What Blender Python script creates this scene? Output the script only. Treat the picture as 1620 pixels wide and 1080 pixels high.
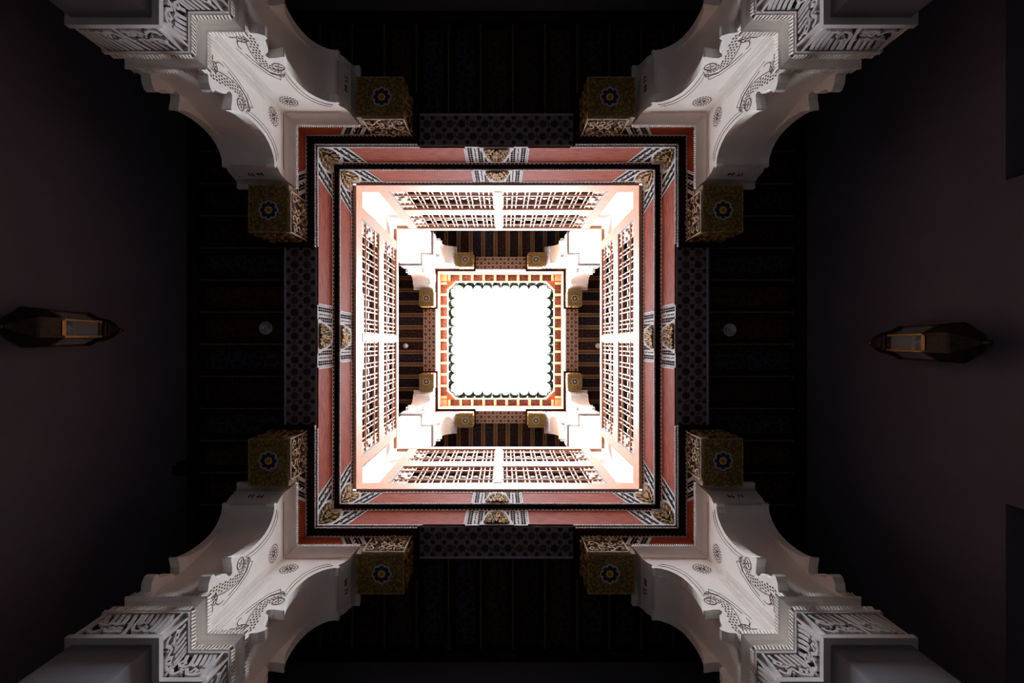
import bpy, math, random
from mathutils import Vector, Matrix

# ------------------------------------------------------------------ camera, sky, sun, exposure
for _o in list(bpy.data.objects):
    bpy.data.objects.remove(_o)
sc = bpy.context.scene
C = sc.collection
CZ = 1.0                                   # lens height above the courtyard floor
F = 720.0                                  # focal length in pixels of the 1620 px frame
VPX, VPY = 796.0, 541.5                    # where the verticals meet
cam_d = bpy.data.cameras.new('camera')
cam = bpy.data.objects.new('camera', cam_d)
C.objects.link(cam)
cam.location = (0.053, 0.050, CZ)
cam.rotation_euler = (math.pi, 0, 0)       # straight up, picture top towards -Y
cam_d.sensor_width = 36.0
cam_d.lens = F / 1620.0 * 36.0
cam_d.shift_x = (810.0 - VPX) / 1620.0
cam_d.shift_y = (VPY - 540.0) / 1620.0
cam_d.clip_start = 0.02
sc.camera = cam

SKY = 106.0
world = bpy.data.worlds.new('sky')
sc.world = world
world.use_nodes = True
bg = world.node_tree.nodes['Background']
bg.inputs['Color'].default_value = (0.84, 0.91, 1.0, 1)
bg.inputs['Strength'].default_value = SKY

sun_d = bpy.data.lights.new('sun', 'SUN')
sun_d.energy = 260.0
sun_d.angle = 0.02
sun_d.color = (1.0, 0.86, 0.68)
sun = bpy.data.objects.new('sun', sun_d)
C.objects.link(sun)
sun.location = (6, 0, 16)
_el = math.radians(38)
_az = math.radians(8)
_dir = Vector((-math.cos(_el) * math.cos(_az), -math.cos(_el) * math.sin(_az), -math.sin(_el)))
sun.rotation_euler = _dir.to_track_quat('-Z', 'Y').to_euler()

# the open roof: a portal that guides sky sampling (gives off no light itself)
por_d = bpy.data.lights.new('sky_portal', 'AREA')
por_d.shape = 'RECTANGLE'
por_d.size, por_d.size_y = 2.72, 2.96
por_d.cycles.is_portal = True
por = bpy.data.objects.new('sky_portal', por_d)
C.objects.link(por)
por.location = (0, 0, CZ + 11.72)

sc.view_settings.view_transform = 'Standard'
sc.view_settings.look = 'None'
sc.view_settings.gamma = 1.0
sc.view_settings.use_curve_mapping = False
sc.view_settings.exposure = 0.0
sc.cycles.filter_width = 1.0
sc.cycles.max_bounces = 10
sc.cycles.diffuse_bounces = 8
sc.cycles.sample_clamp_indirect = 20.0

# ------------------------------------------------------------------ materials
def nodes_of(name):
    m = bpy.data.materials.new(name)
    m.use_nodes = True
    nt = m.node_tree
    return m, nt, nt.nodes['Principled BSDF']

def mat(name, c1, c2=None, scale=8.0, rough=0.7, metal=0.0, bump=0.0, stretch=None, detail=4.0, spec=0.3,
        lo=0.35, hi=0.65):
    m, nt, b = nodes_of(name)
    b.inputs['Roughness'].default_value = rough
    b.inputs['Metallic'].default_value = metal
    b.inputs['Specular IOR Level'].default_value = spec
    tc = nt.nodes.new('ShaderNodeTexCoord')
    mp = nt.nodes.new('ShaderNodeMapping')
    if stretch:
        mp.inputs['Scale'].default_value = stretch
    nt.links.new(tc.outputs['Object'], mp.inputs['Vector'])
    nz = nt.nodes.new('ShaderNodeTexNoise')
    nz.inputs['Scale'].default_value = scale
    nz.inputs['Detail'].default_value = detail
    nt.links.new(mp.outputs['Vector'], nz.inputs['Vector'])
    rp = nt.nodes.new('ShaderNodeValToRGB')
    rp.color_ramp.elements[0].position = lo
    rp.color_ramp.elements[1].position = hi
    rp.color_ramp.elements[0].color = (*c1, 1)
    rp.color_ramp.elements[1].color = (*(c2 or c1), 1)
    nt.links.new(nz.outputs['Fac'], rp.inputs['Fac'])
    nt.links.new(rp.outputs['Color'], b.inputs['Base Color'])
    if bump:
        bp = nt.nodes.new('ShaderNodeBump')
        bp.inputs['Strength'].default_value = bump
        bp.inputs['Distance'].default_value = 0.01
        nt.links.new(nz.outputs['Fac'], bp.inputs['Height'])
        nt.links.new(bp.outputs['Normal'], b.inputs['Normal'])
    return m

def ornament_mat(name, ground, figure, scale=26.0, rough=0.6, thr=0.16):
    """painted / shallow carved ornament: rounded cells with outlines"""
    m, nt, b = nodes_of(name)
    b.inputs['Roughness'].default_value = rough
    b.inputs['Specular IOR Level'].default_value = 0.25
    tc = nt.nodes.new('ShaderNodeTexCoord')
    nz = nt.nodes.new('ShaderNodeTexNoise')
    nz.inputs['Scale'].default_value = scale * 0.4
    mx = nt.nodes.new('ShaderNodeMixRGB')
    mx.inputs['Fac'].default_value = 0.08
    nt.links.new(tc.outputs['Object'], mx.inputs['Color1'])
    nt.links.new(tc.outputs['Object'], nz.inputs['Vector'])
    nt.links.new(nz.outputs['Color'], mx.inputs['Color2'])
    vo = nt.nodes.new('ShaderNodeTexVoronoi')
    vo.feature = 'DISTANCE_TO_EDGE'
    vo.inputs['Scale'].default_value = scale
    nt.links.new(mx.outputs['Color'], vo.inputs['Vector'])
    rp = nt.nodes.new('ShaderNodeValToRGB')
    rp.color_ramp.elements[0].position = thr * 0.4
    rp.color_ramp.elements[1].position = thr
    rp.color_ramp.elements[0].color = (*figure, 1)
    rp.color_ramp.elements[1].color = (*ground, 1)
    nt.links.new(vo.outputs['Distance'], rp.inputs['Fac'])
    nt.links.new(rp.outputs['Color'], b.inputs['Base Color'])
    bp = nt.nodes.new('ShaderNodeBump')
    bp.inputs['Strength'].default_value = 0.5
    bp.inputs['Distance'].default_value = 0.006
    bp.invert = True
    nt.links.new(vo.outputs['Distance'], bp.inputs['Height'])
    nt.links.new(bp.outputs['Normal'], b.inputs['Normal'])
    return m

M = {}
M['plaster'] = mat('white_plaster', (0.80, 0.76, 0.71), (0.88, 0.86, 0.83), 5.0, 0.75, bump=0.12)
M['frieze'] = mat('dimmed_plaster', (0.50, 0.47, 0.46), (0.60, 0.57, 0.56), 6.0, 0.8, bump=0.1)  # plaster toned down in colour, imitating lens falloff on the friezes
M['shaft'] = mat('dimmed_grey_blue_plaster', (0.20, 0.20, 0.225), (0.245, 0.245, 0.27), 3.0, 0.8, bump=0.1)  # pillar plaster darkened in colour to stand in for lens falloff
M['groove'] = mat('shaded_stained_groove', (0.09, 0.052, 0.034), (0.16, 0.095, 0.06), 30.0, 0.9, spec=0.1)  # brown holds both the shade and the dirt of carved grooves
M['recess'] = mat('brown_carving_ground', (0.055, 0.030, 0.020), (0.10, 0.056, 0.036), 20.0, 0.9, spec=0.1)
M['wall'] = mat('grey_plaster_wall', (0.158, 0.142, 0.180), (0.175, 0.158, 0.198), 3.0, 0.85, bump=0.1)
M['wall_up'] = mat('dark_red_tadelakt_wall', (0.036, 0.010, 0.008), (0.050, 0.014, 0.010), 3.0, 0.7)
M['red'] = mat('red_painted_wood', (0.21, 0.036, 0.018), (0.38, 0.084, 0.042), 5.0, 0.8, stretch=(2.0, 2.0, 14.0), detail=6.0, bump=0.04, spec=0.04)
M['darkwood'] = mat('dark_brown_wood', (0.020, 0.008, 0.006), (0.035, 0.014, 0.010), 8.0, 0.8, stretch=(1, 1, 8), spec=0.06)
M['white'] = mat('white_paint', (0.52, 0.51, 0.52), (0.60, 0.59, 0.60), 18.0, 0.9, spec=0.03)
M['black'] = mat('black_paint', (0.008, 0.006, 0.008), (0.016, 0.011, 0.012), 40.0, 0.9, spec=0.02)
M['gilt'] = mat('worn_gilt_carving', (0.20, 0.095, 0.028), (0.44, 0.29, 0.13), 28.0, 0.9, bump=0.2, spec=0.03)
M['cream'] = mat('cream_carving', (0.38, 0.27, 0.18), (0.58, 0.47, 0.36), 24.0, 0.9, bump=0.2, spec=0.03)
M['greenish'] = mat('dark_bronze_carving', (0.06, 0.045, 0.025), (0.16, 0.12, 0.07), 24.0, 0.9, spec=0.03)
M['olive'] = ornament_mat('olive_gold_painted_block', (0.26, 0.16, 0.035), (0.10, 0.065, 0.02), 34.0)
M['yellow'] = mat('yellow_flower_paint', (0.55, 0.34, 0.03), (0.70, 0.46, 0.05), 60.0, 0.6)
M['navy'] = mat('navy_paint', (0.012, 0.014, 0.04), (0.02, 0.024, 0.06), 30.0, 0.6)
M['lilac'] = mat('lilac_grey_paint', (0.34, 0.29, 0.37), (0.42, 0.37, 0.45), 30.0, 0.6)
M['star_ground'] = mat('lilac_star_ground', (0.19, 0.155, 0.185), (0.25, 0.20, 0.235), 20.0, 0.6)
M['star'] = mat('dark_star_paint', (0.020, 0.014, 0.018), (0.040, 0.024, 0.020), 40.0, 0.6)
M['star_gold'] = mat('bronze_star_paint', (0.05, 0.03, 0.012), (0.09, 0.055, 0.02), 40.0, 0.6)
M['geo_ground'] = mat('tan_geometric_ground', (0.38, 0.25, 0.18), (0.46, 0.31, 0.23), 30.0, 0.6)
M['geo_cell'] = mat('brown_geometric_cell', (0.085, 0.036, 0.028), (0.13, 0.06, 0.042), 30.0, 0.6)
M['joist'] = mat('tan_joist_wood', (0.29, 0.165, 0.070), (0.38, 0.23, 0.105), 10.0, 0.7, stretch=(4, 4, 4))
M['joist_dark'] = mat('shaded_joist', (0.020, 0.010, 0.008), (0.032, 0.016, 0.012), 10.0, 0.8, spec=0.05)  # joist colour darkened to deepen the shade of the lower galleries
M['joist_groove'] = mat('brown_joist_groove', (0.040, 0.018, 0.009), (0.06, 0.028, 0.014), 10.0, 0.7)
M['pan_maroon'] = ornament_mat('maroon_ceiling_paint', (0.034, 0.011, 0.011), (0.10, 0.040, 0.034), 18.0)
M['pan_navy'] = ornament_mat('navy_ceiling_paint', (0.018, 0.013, 0.026), (0.065, 0.050, 0.070), 18.0)
M['pan_brown'] = ornament_mat('brown_ceiling_paint', (0.020, 0.008, 0.006), (0.050, 0.024, 0.016), 20.0)
M['peach'] = mat('pale_red_wood', (0.68, 0.36, 0.23), (0.76, 0.46, 0.32), 6.0, 0.55, stretch=(3, 3, 10))
M['spindle'] = mat('turned_cedar', (0.62, 0.36, 0.22), (0.72, 0.46, 0.32), 12.0, 0.5)
M['knob'] = mat('pale_turned_wood', (0.24, 0.15, 0.08), (0.30, 0.19, 0.11), 12.0, 0.5)
M['orange'] = mat('orange_stained_wood', (0.11, 0.026, 0.011), (0.14, 0.036, 0.016), 6.0, 0.55)
M['tile'] = mat('green_glazed_tile', (0.050, 0.135, 0.115), (0.085, 0.19, 0.165), 14.0, 0.5, spec=0.05)
M['brass'] = mat('aged_brass', (0.30, 0.17, 0.05), (0.42, 0.25, 0.09), 40.0, 0.35, metal=1.0)
M['dark_metal'] = mat('blackened_metal', (0.03, 0.024, 0.018), (0.06, 0.045, 0.03), 40.0, 0.5, metal=0.6)
M['lampwhite'] = mat('white_lamp_plastic', (0.74, 0.72, 0.72), (0.80, 0.78, 0.78), 20.0, 0.4)
M['lampring'] = mat('grey_lamp_plastic', (0.30, 0.28, 0.30), (0.36, 0.33, 0.35), 20.0, 0.4)
M['floor'] = mat('terracotta_floor', (0.068, 0.056, 0.052), (0.085, 0.070, 0.065), 4.0, 0.5)
gm, gnt, gb = nodes_of('lantern_glass')
gb.inputs['Base Color'].default_value = (0.80, 0.84, 0.86, 1)
gb.inputs['Roughness'].default_value = 0.08
gb.inputs['Transmission Weight'].default_value = 0.75
M['glass'] = gm

# ------------------------------------------------------------------ mesh helpers
def H(z):
    return z + CZ

class MB:
    def __init__(s):
        s.v, s.f, s.mi, s.sm = [], [], [], []
    def add(s, vs, fs, mi=0, smooth=False):
        o = len(s.v)
        s.v += [tuple(p) for p in vs]
        s.f += [tuple(i + o for i in f) for f in fs]
        s.mi += [mi] * len(fs)
        s.sm += [smooth] * len(fs)
        return s
    def box(s, x0, x1, y0, y1, z0, z1, mi=0):
        return s.add([(x0, y0, z0), (x1, y0, z0), (x1, y1, z0), (x0, y1, z0), (x0, y0, z1), (x1, y0, z1), (x1, y1, z1), (x0, y1, z1)],
                     [(3, 2, 1, 0), (4, 5, 6, 7), (0, 1, 5, 4), (1, 2, 6, 5), (2, 3, 7, 6), (3, 0, 4, 7)], mi)
    def rings(s, rings, closed=True, cap=True, mi=0, smooth=False):
        n = len(rings[0])
        vs = [p for r in rings for p in r]
        fs = []
        for k in range(len(rings) - 1):
            for i in range(n if closed else n - 1):
                j = (i + 1) % n
                fs.append((k * n + i, k * n + j, (k + 1) * n + j, (k + 1) * n + i))
        s.add(vs, fs, mi, smooth)
        if cap:
            o = len(s.v) - len(vs)
            s.f += [tuple(o + i for i in reversed(range(n))), tuple(o + (len(rings) - 1) * n + i for i in range(n))]
            s.mi += [mi, mi]
            s.sm += [False, False]
        return s
    def lathe(s, prof, c=(0, 0, 0), n=8, axis='z', mi=0, smooth=True, cap=True, rot=0.0, sx=1.0, sy=1.0):
        rs = []
        for r, h in prof:
            ring = []
            for k in range(n):
                a = rot + 2 * math.pi * k / n
                p, q = r * math.cos(a) * sx, r * math.sin(a) * sy
                if axis == 'z':
                    ring.append((c[0] + p, c[1] + q, c[2] + h))
                elif axis == 'x':
                    ring.append((c[0] + h, c[1] + p, c[2] + q))
                else:
                    ring.append((c[0] + p, c[1] + h, c[2] + q))
            rs.append(ring)
        return s.rings(rs, True, cap, mi, smooth)
    # frame = (origin, U, V, N): 2-D drawing in a plane, raised along N from t0 to t1
    def poly(s, fr, pts, t0, t1, mi=0, mi_side=None):
        O, U, V, N = fr
        n = len(pts)
        lo = [O + U * p[0] + V * p[1] + N * t0 for p in pts]
        hi = [O + U * p[0] + V * p[1] + N * t1 for p in pts]
        ms = mi if mi_side is None else mi_side
        s.add(lo + hi, [(i, (i + 1) % n, n + (i + 1) % n, n + i) for i in range(n)], ms)
        o = len(s.v) - 2 * n
        s.f.append(tuple(o + n + i for i in range(n)))
        s.mi.append(mi)
        s.sm.append(False)
        return s
    def rect(s, fr, u0, u1, v0, v1, t0, t1, mi=0):
        return s.poly(fr, [(u0, v0), (u1, v0), (u1, v1), (u0, v1)], t0, t1, mi)
    def ribbon(s, fr, pts, w, t0, t1, mi=0, w_end=None):
        if len(pts) < 2:
            return s
        O, U, V, N = fr
        L, R = [], []
        for i, p in enumerate(pts):
            a = pts[max(i - 1, 0)]
            b = pts[min(i + 1, len(pts) - 1)]
            dx, dy = b[0] - a[0], b[1] - a[1]
            l = math.hypot(dx, dy) or 1e-9
            k = i / (len(pts) - 1)
            ww = (w if w_end is None else w + (w_end - w) * k) * 0.5
            L.append((p[0] - dy / l * ww, p[1] + dx / l * ww))
            R.append((p[0] + dy / l * ww, p[1] - dx / l * ww))
        rings = []
        for l, r in zip(L, R):
            rings.append([O + U * l[0] + V * l[1] + N * t0, O + U * l[0] + V * l[1] + N * t1,
                          O + U * r[0] + V * r[1] + N * t1, O + U * r[0] + V * r[1] + N * t0])
        return s.rings(rings, True, True, mi)
    def disc(s, fr, cu, cv, r, t0, t1, mi=0, n=12, ru=1.0, rv=1.0):
        return s.poly(fr, [(cu + r * ru * math.cos(2 * math.pi * k / n), cv + r * rv * math.sin(2 * math.pi * k / n)) for k in range(n)], t0, t1, mi)
    def mesh(s, name, mats):
        me = bpy.data.meshes.new(name)
        me.from_pydata([tuple(p) for p in s.v], [], s.f)
        for m in (mats if isinstance(mats, (list, tuple)) else [mats]):
            me.materials.append(M[m])
        me.polygons.foreach_set('material_index', s.mi)
        me.polygons.foreach_set('use_smooth', s.sm)
        me.update()
        return me
    def build(s, name, mats, parent=None):
        return obj(name, s.mesh(name, mats), parent)

def obj(name, me, parent=None, loc=None, rot=None):
    o = bpy.data.objects.new(name, me)
    C.objects.link(o)
    if parent is not None:
        o.parent = parent
    if loc:
        o.location = loc
    if rot:
        o.rotation_euler = rot
    return o

def thing(name, label, cat, group=None, loc=(0, 0, 0), rz=0.0):
    o = obj(name, None, None, loc, (0, 0, rz))
    tag(o, label, cat, group)
    return o

def tag(o, label, cat, group=None):
    o['label'] = label
    o['category'] = cat
    if group:
        o['group'] = group
    return o

def struct(o, label=None, cat=None):
    o['kind'] = 'structure'
    if label:
        o['label'] = label
    if cat:
        o['category'] = cat
    return o

def stuff(o):
    o['kind'] = 'stuff'
    return o

def clone(src, label=None, loc=None, rz=None, parent=None):
    r = src.copy()
    C.objects.link(r)
    if parent is not None:
        r.parent = parent
    if label:
        r['label'] = label
    if loc:
        r.location = loc
    if rz is not None:
        r.rotation_euler = (0, 0, rz)
    for ch in src.children:
        clone(ch, parent=r)
    return r

V3 = Vector
X, Y, Z = V3((1, 0, 0)), V3((0, 1, 0)), V3((0, 0, 1))
def bez(p0, p1, p2, n=8):
    return [((1 - t) ** 2 * p0[0] + 2 * (1 - t) * t * p1[0] + t * t * p2[0], (1 - t) ** 2 * p0[1] + 2 * (1 - t) * t * p1[1] + t * t * p2[1])
            for t in (i / n for i in range(n + 1))]
def spiral(cx, cy, r, a0, turns, n=14, grow=0.25):
    out = []
    for i in range(n + 1):
        t = i / n
        rr = r * (1 - (1 - grow) * t)
        a = a0 + turns * 2 * math.pi * t
        out.append((cx + rr * math.cos(a), cy + rr * math.sin(a)))
    return out

# ------------------------------------------------------------------ main dimensions (heights above the lens)
HX1, HY1 = 1.425, 1.505        # first painted band
HX2, HY2 = 1.388, 1.473        # second band
HX3, HY3 = 1.356, 1.455        # lattice screens
HX0, HY0 = 1.4825, 1.5625      # corner beams / pillars, ground floor
UX0, UY0 = 1.400, 1.530        # the same on the upper floor
UXF, UYF = 1.395, 1.518        # upper fascia
WX, WY = 2.61, 2.74            # gallery walls
Z_SOF, Z_B1, Z_B2 = 3.60, 3.99, 4.365
Z_RAIL = 6.13
DZ = 6.20                      # upper storey repeats the lower one this much higher
QUAD = [('lower right', 1, 1, 0.0), ('lower left', -1, 1, math.pi / 2), ('upper left', -1, -1, math.pi), ('upper right', 1, -1, -math.pi / 2)]
SIDES = [('lower', 0.0), ('left', math.pi / 2), ('upper', math.pi), ('right', -math.pi / 2)]

# ------------------------------------------------------------------ the setting
def floor_and_walls():
    f = MB().box(-WX - 0.3, WX + 0.3, -WY - 0.3, WY + 0.3, -0.2, 0.0).build('floor', 'floor')
    struct(f)
    zt = H(3.97)
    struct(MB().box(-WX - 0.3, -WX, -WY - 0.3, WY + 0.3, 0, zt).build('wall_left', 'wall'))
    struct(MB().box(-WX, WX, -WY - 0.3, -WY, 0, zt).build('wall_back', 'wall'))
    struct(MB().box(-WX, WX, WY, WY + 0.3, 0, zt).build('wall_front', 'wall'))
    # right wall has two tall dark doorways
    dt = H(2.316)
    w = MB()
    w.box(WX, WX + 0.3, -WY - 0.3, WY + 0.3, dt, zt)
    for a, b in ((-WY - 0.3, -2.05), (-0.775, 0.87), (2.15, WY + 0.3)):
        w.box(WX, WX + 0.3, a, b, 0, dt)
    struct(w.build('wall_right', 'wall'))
    for i, (a, b) in enumerate(((-2.05, -0.775), (0.87, 2.15))):
        d = MB()
        d.box(WX + 0.22, WX + 0.27, a, b, 0, dt)
        o = struct(d.build('door_%d' % (i + 1), 'darkwood'))
        mid = (a + b) / 2
        for q0, q1 in ((a + 0.06, mid - 0.03), (mid + 0.03, b - 0.06)):
            for z0, z1 in ((0.2, 1.1), (1.25, 2.2), (2.35, dt - 0.15)):
                MB().box(WX + 0.205, WX + 0.222, q0 + 0.04, q1 - 0.04, z0, z1).build('door_panel', 'darkwood', o)
    # upper walls
    z0, z1 = H(4.15), H(10.66)
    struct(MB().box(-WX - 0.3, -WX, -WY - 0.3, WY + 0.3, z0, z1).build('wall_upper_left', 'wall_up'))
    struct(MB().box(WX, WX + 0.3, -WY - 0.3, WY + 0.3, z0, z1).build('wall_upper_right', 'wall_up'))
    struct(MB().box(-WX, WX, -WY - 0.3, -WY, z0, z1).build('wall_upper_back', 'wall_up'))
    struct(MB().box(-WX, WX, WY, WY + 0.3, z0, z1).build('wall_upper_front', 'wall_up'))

def ring_box(mb, ix, iy, ox, oy, z0, z1):
    mb.box(-ox, -ix, -oy, oy, z0, z1)
    mb.box(ix, ox, -oy, oy, z0, z1)
    mb.box(-ix, ix, -oy, -iy, z0, z1)
    mb.box(-ix, ix, iy, oy, z0, z1)
    return mb

floor_and_walls()
struct(ring_box(MB(), 1.52, 1.60, WX + 0.3, WY + 0.3, H(4.05), H(4.15)).build('floor_upper', 'darkwood'))
struct(ring_box(MB(), 1.397, 1.50, WX, WY, H(4.15), H(4.36)).build('floor_upper_paving', 'floor'))
struct(ring_box(MB(), 1.29, 1.41, WX + 0.3, WY + 0.3, H(10.665), H(10.70)).build('ceiling_roof_slab', 'orange'))

struct(ring_box(MB(), 1.345, 1.468, WX + 0.3, WY + 0.3, H(10.70), H(11.70)).build('ceiling_roof_sky_block', 'orange'))  # unseen roof mass, added to block the sky behind the tiles
PERIOD = 0.272
def gallery_ceiling(name, zj, zp, bx, by, phase_y, phase_x, zb, cross):
    """zj underside of joists, zp underside of panels, bx/by inner limits (outer face of the beams)"""
    root = ring_box(MB(), bx - 0.02, by - 0.02, WX, WY, zp + 0.012, zb).build(name, 'darkwood')
    struct(root)
    pm = ['pan_maroon', 'pan_navy', 'pan_brown', 'pan_navy', 'pan_maroon']
    meshes = {}
    def panel_mesh(L, m):
        k = (round(L, 3), m)
        if k not in meshes:
            mb = MB().box(0, L, -PERIOD / 2 + 0.045, PERIOD / 2 - 0.045, 0, 0.012)
            fr = (V3((0, 0, 0)), X, Y, -Z)
            w = PERIOD / 2 - 0.055
            mb.rect(fr, 0.12, 0.132, -w - 0.01, w + 0.01, 0, 0.006, 1)
            # pointed cartouches painted along the bay
            u0 = 0.16
            while u0 + 0.36 < L - 0.05:
                pts = [(u0, 0), (u0 + 0.05, w * 0.8), (u0 + 0.29, w * 0.8), (u0 + 0.34, 0), (u0 + 0.29, -w * 0.8), (u0 + 0.05, -w * 0.8), (u0, 0)]
                mb.ribbon(fr, pts, 0.008, 0, 0.004, 1)
                mb.disc(fr, u0 + 0.17, 0, 0.022, 0, 0.004, 1, 8)
                u0 += 0.40
            meshes[k] = mb.mesh('ceiling_panel', [m, 'joist_groove'])
        return meshes[k]
    def joist_mesh(L):
        k = (round(L, 3), 'j')
        if k not in meshes:
            h = zp - zj
            mb = MB().box(0, L, -0.045, 0.045, 0.006, h, 1)
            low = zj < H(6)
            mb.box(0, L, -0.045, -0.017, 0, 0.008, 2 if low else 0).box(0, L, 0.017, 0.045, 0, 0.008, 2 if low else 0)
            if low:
                # twisted bead drawn as a row of short slanting pieces
                n = int(L / 0.022)
                fr = (V3((0, 0, 0.006)), X, Y, -Z)
                for i in range(n):
                    u = i * L / n
                    mb.poly(fr, [(u, -0.006), (u + 0.010, -0.006), (u + 0.016, 0.006), (u + 0.006, 0.006)], 0, 0.006, 0)
            else:
                mb.box(0, L, -0.006, 0.006, 0.001, 0.008, 0)
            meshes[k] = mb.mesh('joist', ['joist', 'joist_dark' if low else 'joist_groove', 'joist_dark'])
        return meshes[k]
    rnd = random.Random(5)
    # side galleries: bays across the short way
    for sx in (-1, 1):
        L = WX - bx - 0.09
        n = int(2 * WY / PERIOD)
        for i in range(-n // 2, n // 2 + 1):
            yb = phase_y + i * PERIOD
            if abs(yb) < WY - 0.13:
                obj('ceiling_panel', panel_mesh(L, pm[i % 5]), root, (sx * bx, yb, zp), (0, 0, 0 if sx > 0 else math.pi))
            yj = yb + PERIOD / 2
            if abs(yj) < WY - 0.05:
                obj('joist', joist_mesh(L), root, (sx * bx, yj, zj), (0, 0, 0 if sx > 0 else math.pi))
    for sy in (-1, 1):
        L = WY - by - 0.09
        n = int(2 * bx / PERIOD)
        for i in range(-n // 2, n // 2 + 1):
            xb = phase_x + i * PERIOD
            rz = math.pi / 2 if sy > 0 else -math.pi / 2
            if abs(xb) < bx - 0.12:
                obj('ceiling_panel', panel_mesh(L, pm[(i * 2) % 5]), root, (xb, sy * by, zp), (0, 0, rz))
            xj = xb + PERIOD / 2
            if abs(xj) < bx - 0.05:
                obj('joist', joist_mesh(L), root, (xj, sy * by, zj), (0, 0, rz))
    # wall plates along the outer walls and cross beams at the corner pillars
    for i, (a, b, c, d) in enumerate(((-WX, -WX + 0.085, -WY, WY), (WX - 0.085, WX, -WY, WY), (-WX + 0.085, WX - 0.085, -WY, -WY + 0.085), (-WX + 0.085, WX - 0.085, WY - 0.085, WY))):
        MB().box(a, b, c, d, zj - 0.02, zp + 0.01).build('wall_plate', 'darkwood', root)
    for sx in (-1, 1):
        for sy in (-1, 1):
            x0, x1 = sorted((sx * (bx + 0.005), sx * (WX - 0.085)))
            y0, y1 = sorted((sy * cross, sy * (cross + 0.22)))
            MB().box(x0, x1, y0, y1, zj - 0.14, zp).build('cross_beam', 'orange' if zj > H(6) else 'darkwood', root)
    return root

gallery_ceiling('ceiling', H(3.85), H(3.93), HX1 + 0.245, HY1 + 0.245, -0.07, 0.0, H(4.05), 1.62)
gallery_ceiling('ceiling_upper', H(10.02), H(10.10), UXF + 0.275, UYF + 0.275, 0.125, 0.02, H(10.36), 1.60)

# ------------------------------------------------------------------ corner pillars
A, T = 0.195, 0.36
def Lp(o, a=A, t=T, z=0.0):
    return [(-a - o, -o, z), (-o, -o, z), (-o, -a - o, z), (t + o, -a - o, z), (t + o, t + o, z), (-a - o, t + o, z)]
FACES = [  # frame origin/axes of the four faces seen from the court, with their widths: (origin fn of offset, U, N, width)
    ('court_x', lambda o: V3((-A - o, -o, 0)), X, -Y, A),
    ('court_y', lambda o: V3((-o, -o, 0)), -Y, -X, A),
    ('end_x', lambda o: V3((-A - o, T + o, 0)), -Y, -X, T + 2 * 0.03),
    ('end_y', lambda o: V3((-o, -A - o, 0)), X, -Y, T + 2 * 0.03),
]
def L_rope(z, o, a, h=0.036, depth=0.010, step=0.0165):
    """twisted cord moulding round the L: a fillet with slanting teeth"""
    mb = MB()
    mb.rings([Lp(o - 0.004, a, T, z), Lp(o - 0.004, a, T, z + h)], mi=1)
    mb.rings([Lp(o + depth - 0.004, a, T, z - 0.008), Lp(o + depth - 0.002, a, T, z)])
    oo = o - 0.004
    segs = [(V3((-a - oo, T + oo, z)), V3((-a - oo, -oo, z)), -X), (V3((-a - oo, -oo, z)), V3((-oo, -oo, z)), -Y),
            (V3((-oo, -oo, z)), V3((-oo, -a - oo, z)), -X), (V3((-oo, -a - oo, z)), V3((T + oo, -a - oo, z)), -Y)]
    for p, q, N in segs:
        L = (q - p).length
        d = (q - p) / L
        n = max(2, int(L / step))
        s = L / n
        for k in range(n):
            u = (k + 0.1) * s
            fr = (p, d, Z, N)
            mb.poly(fr, [(u, 0.001), (u + s * 0.44, 0.001), (u + s * 0.72, h), (u + s * 0.28, h)], 0, depth)
    return mb

# profile of a bracket arm: (reach from the inner corner, height)
PROFILE = [(0.22, 2.40), (0.225, 2.425), (0.262, 2.430), (0.290, 2.448), (0.292, 2.470), (0.270, 2.486), (0.256, 2.505), (0.250, 2.53), (0.246, 2.56),
           (0.236, 2.585), (0.214, 2.602), (0.204, 2.622), (0.212, 2.640), (0.245, 2.640), (0.300, 2.628), (0.306, 2.634),
           (0.291, 2.665), (0.279, 2.70), (0.270, 2.75), (0.265, 2.82), (0.266, 2.88), (0.273, 2.94), (0.286, 3.00), (0.304, 3.05), (0.330, 3.09), (0.365, 3.118),
           (0.402, 3.128), (0.422, 3.122), (0.424, 3.145), (0.408, 3.152), (0.408, 3.175), (0.424, 3.20), (0.432, 3.24), (0.434, 3.27)]
PROFILE = [(u + max(0.0, z - 3.0) / 0.27 * 0.036, z) for u, z in PROFILE]
INNER = [(0.205, 2.40), (0.203, 2.48), (0.205, 2.56), (0.210, 2.64), (0.218, 2.72), (0.230, 2.80), (0.244, 2.87), (0.260, 2.93), (0.279, 2.99), (0.299, 3.04), (0.322, 3.08),
         (0.352, 3.108), (0.390, 3.122), (0.408, 3.124), (0.410, 3.145), (0.406, 3.152), (0.406, 3.175), (0.420, 3.20), (0.430, 3.24), (0.434, 3.27)]
INNER = [(u + max(0.0, z - 3.0) / 0.27 * 0.036, z) for u, z in INNER]
CHEEK = 0.055
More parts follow.
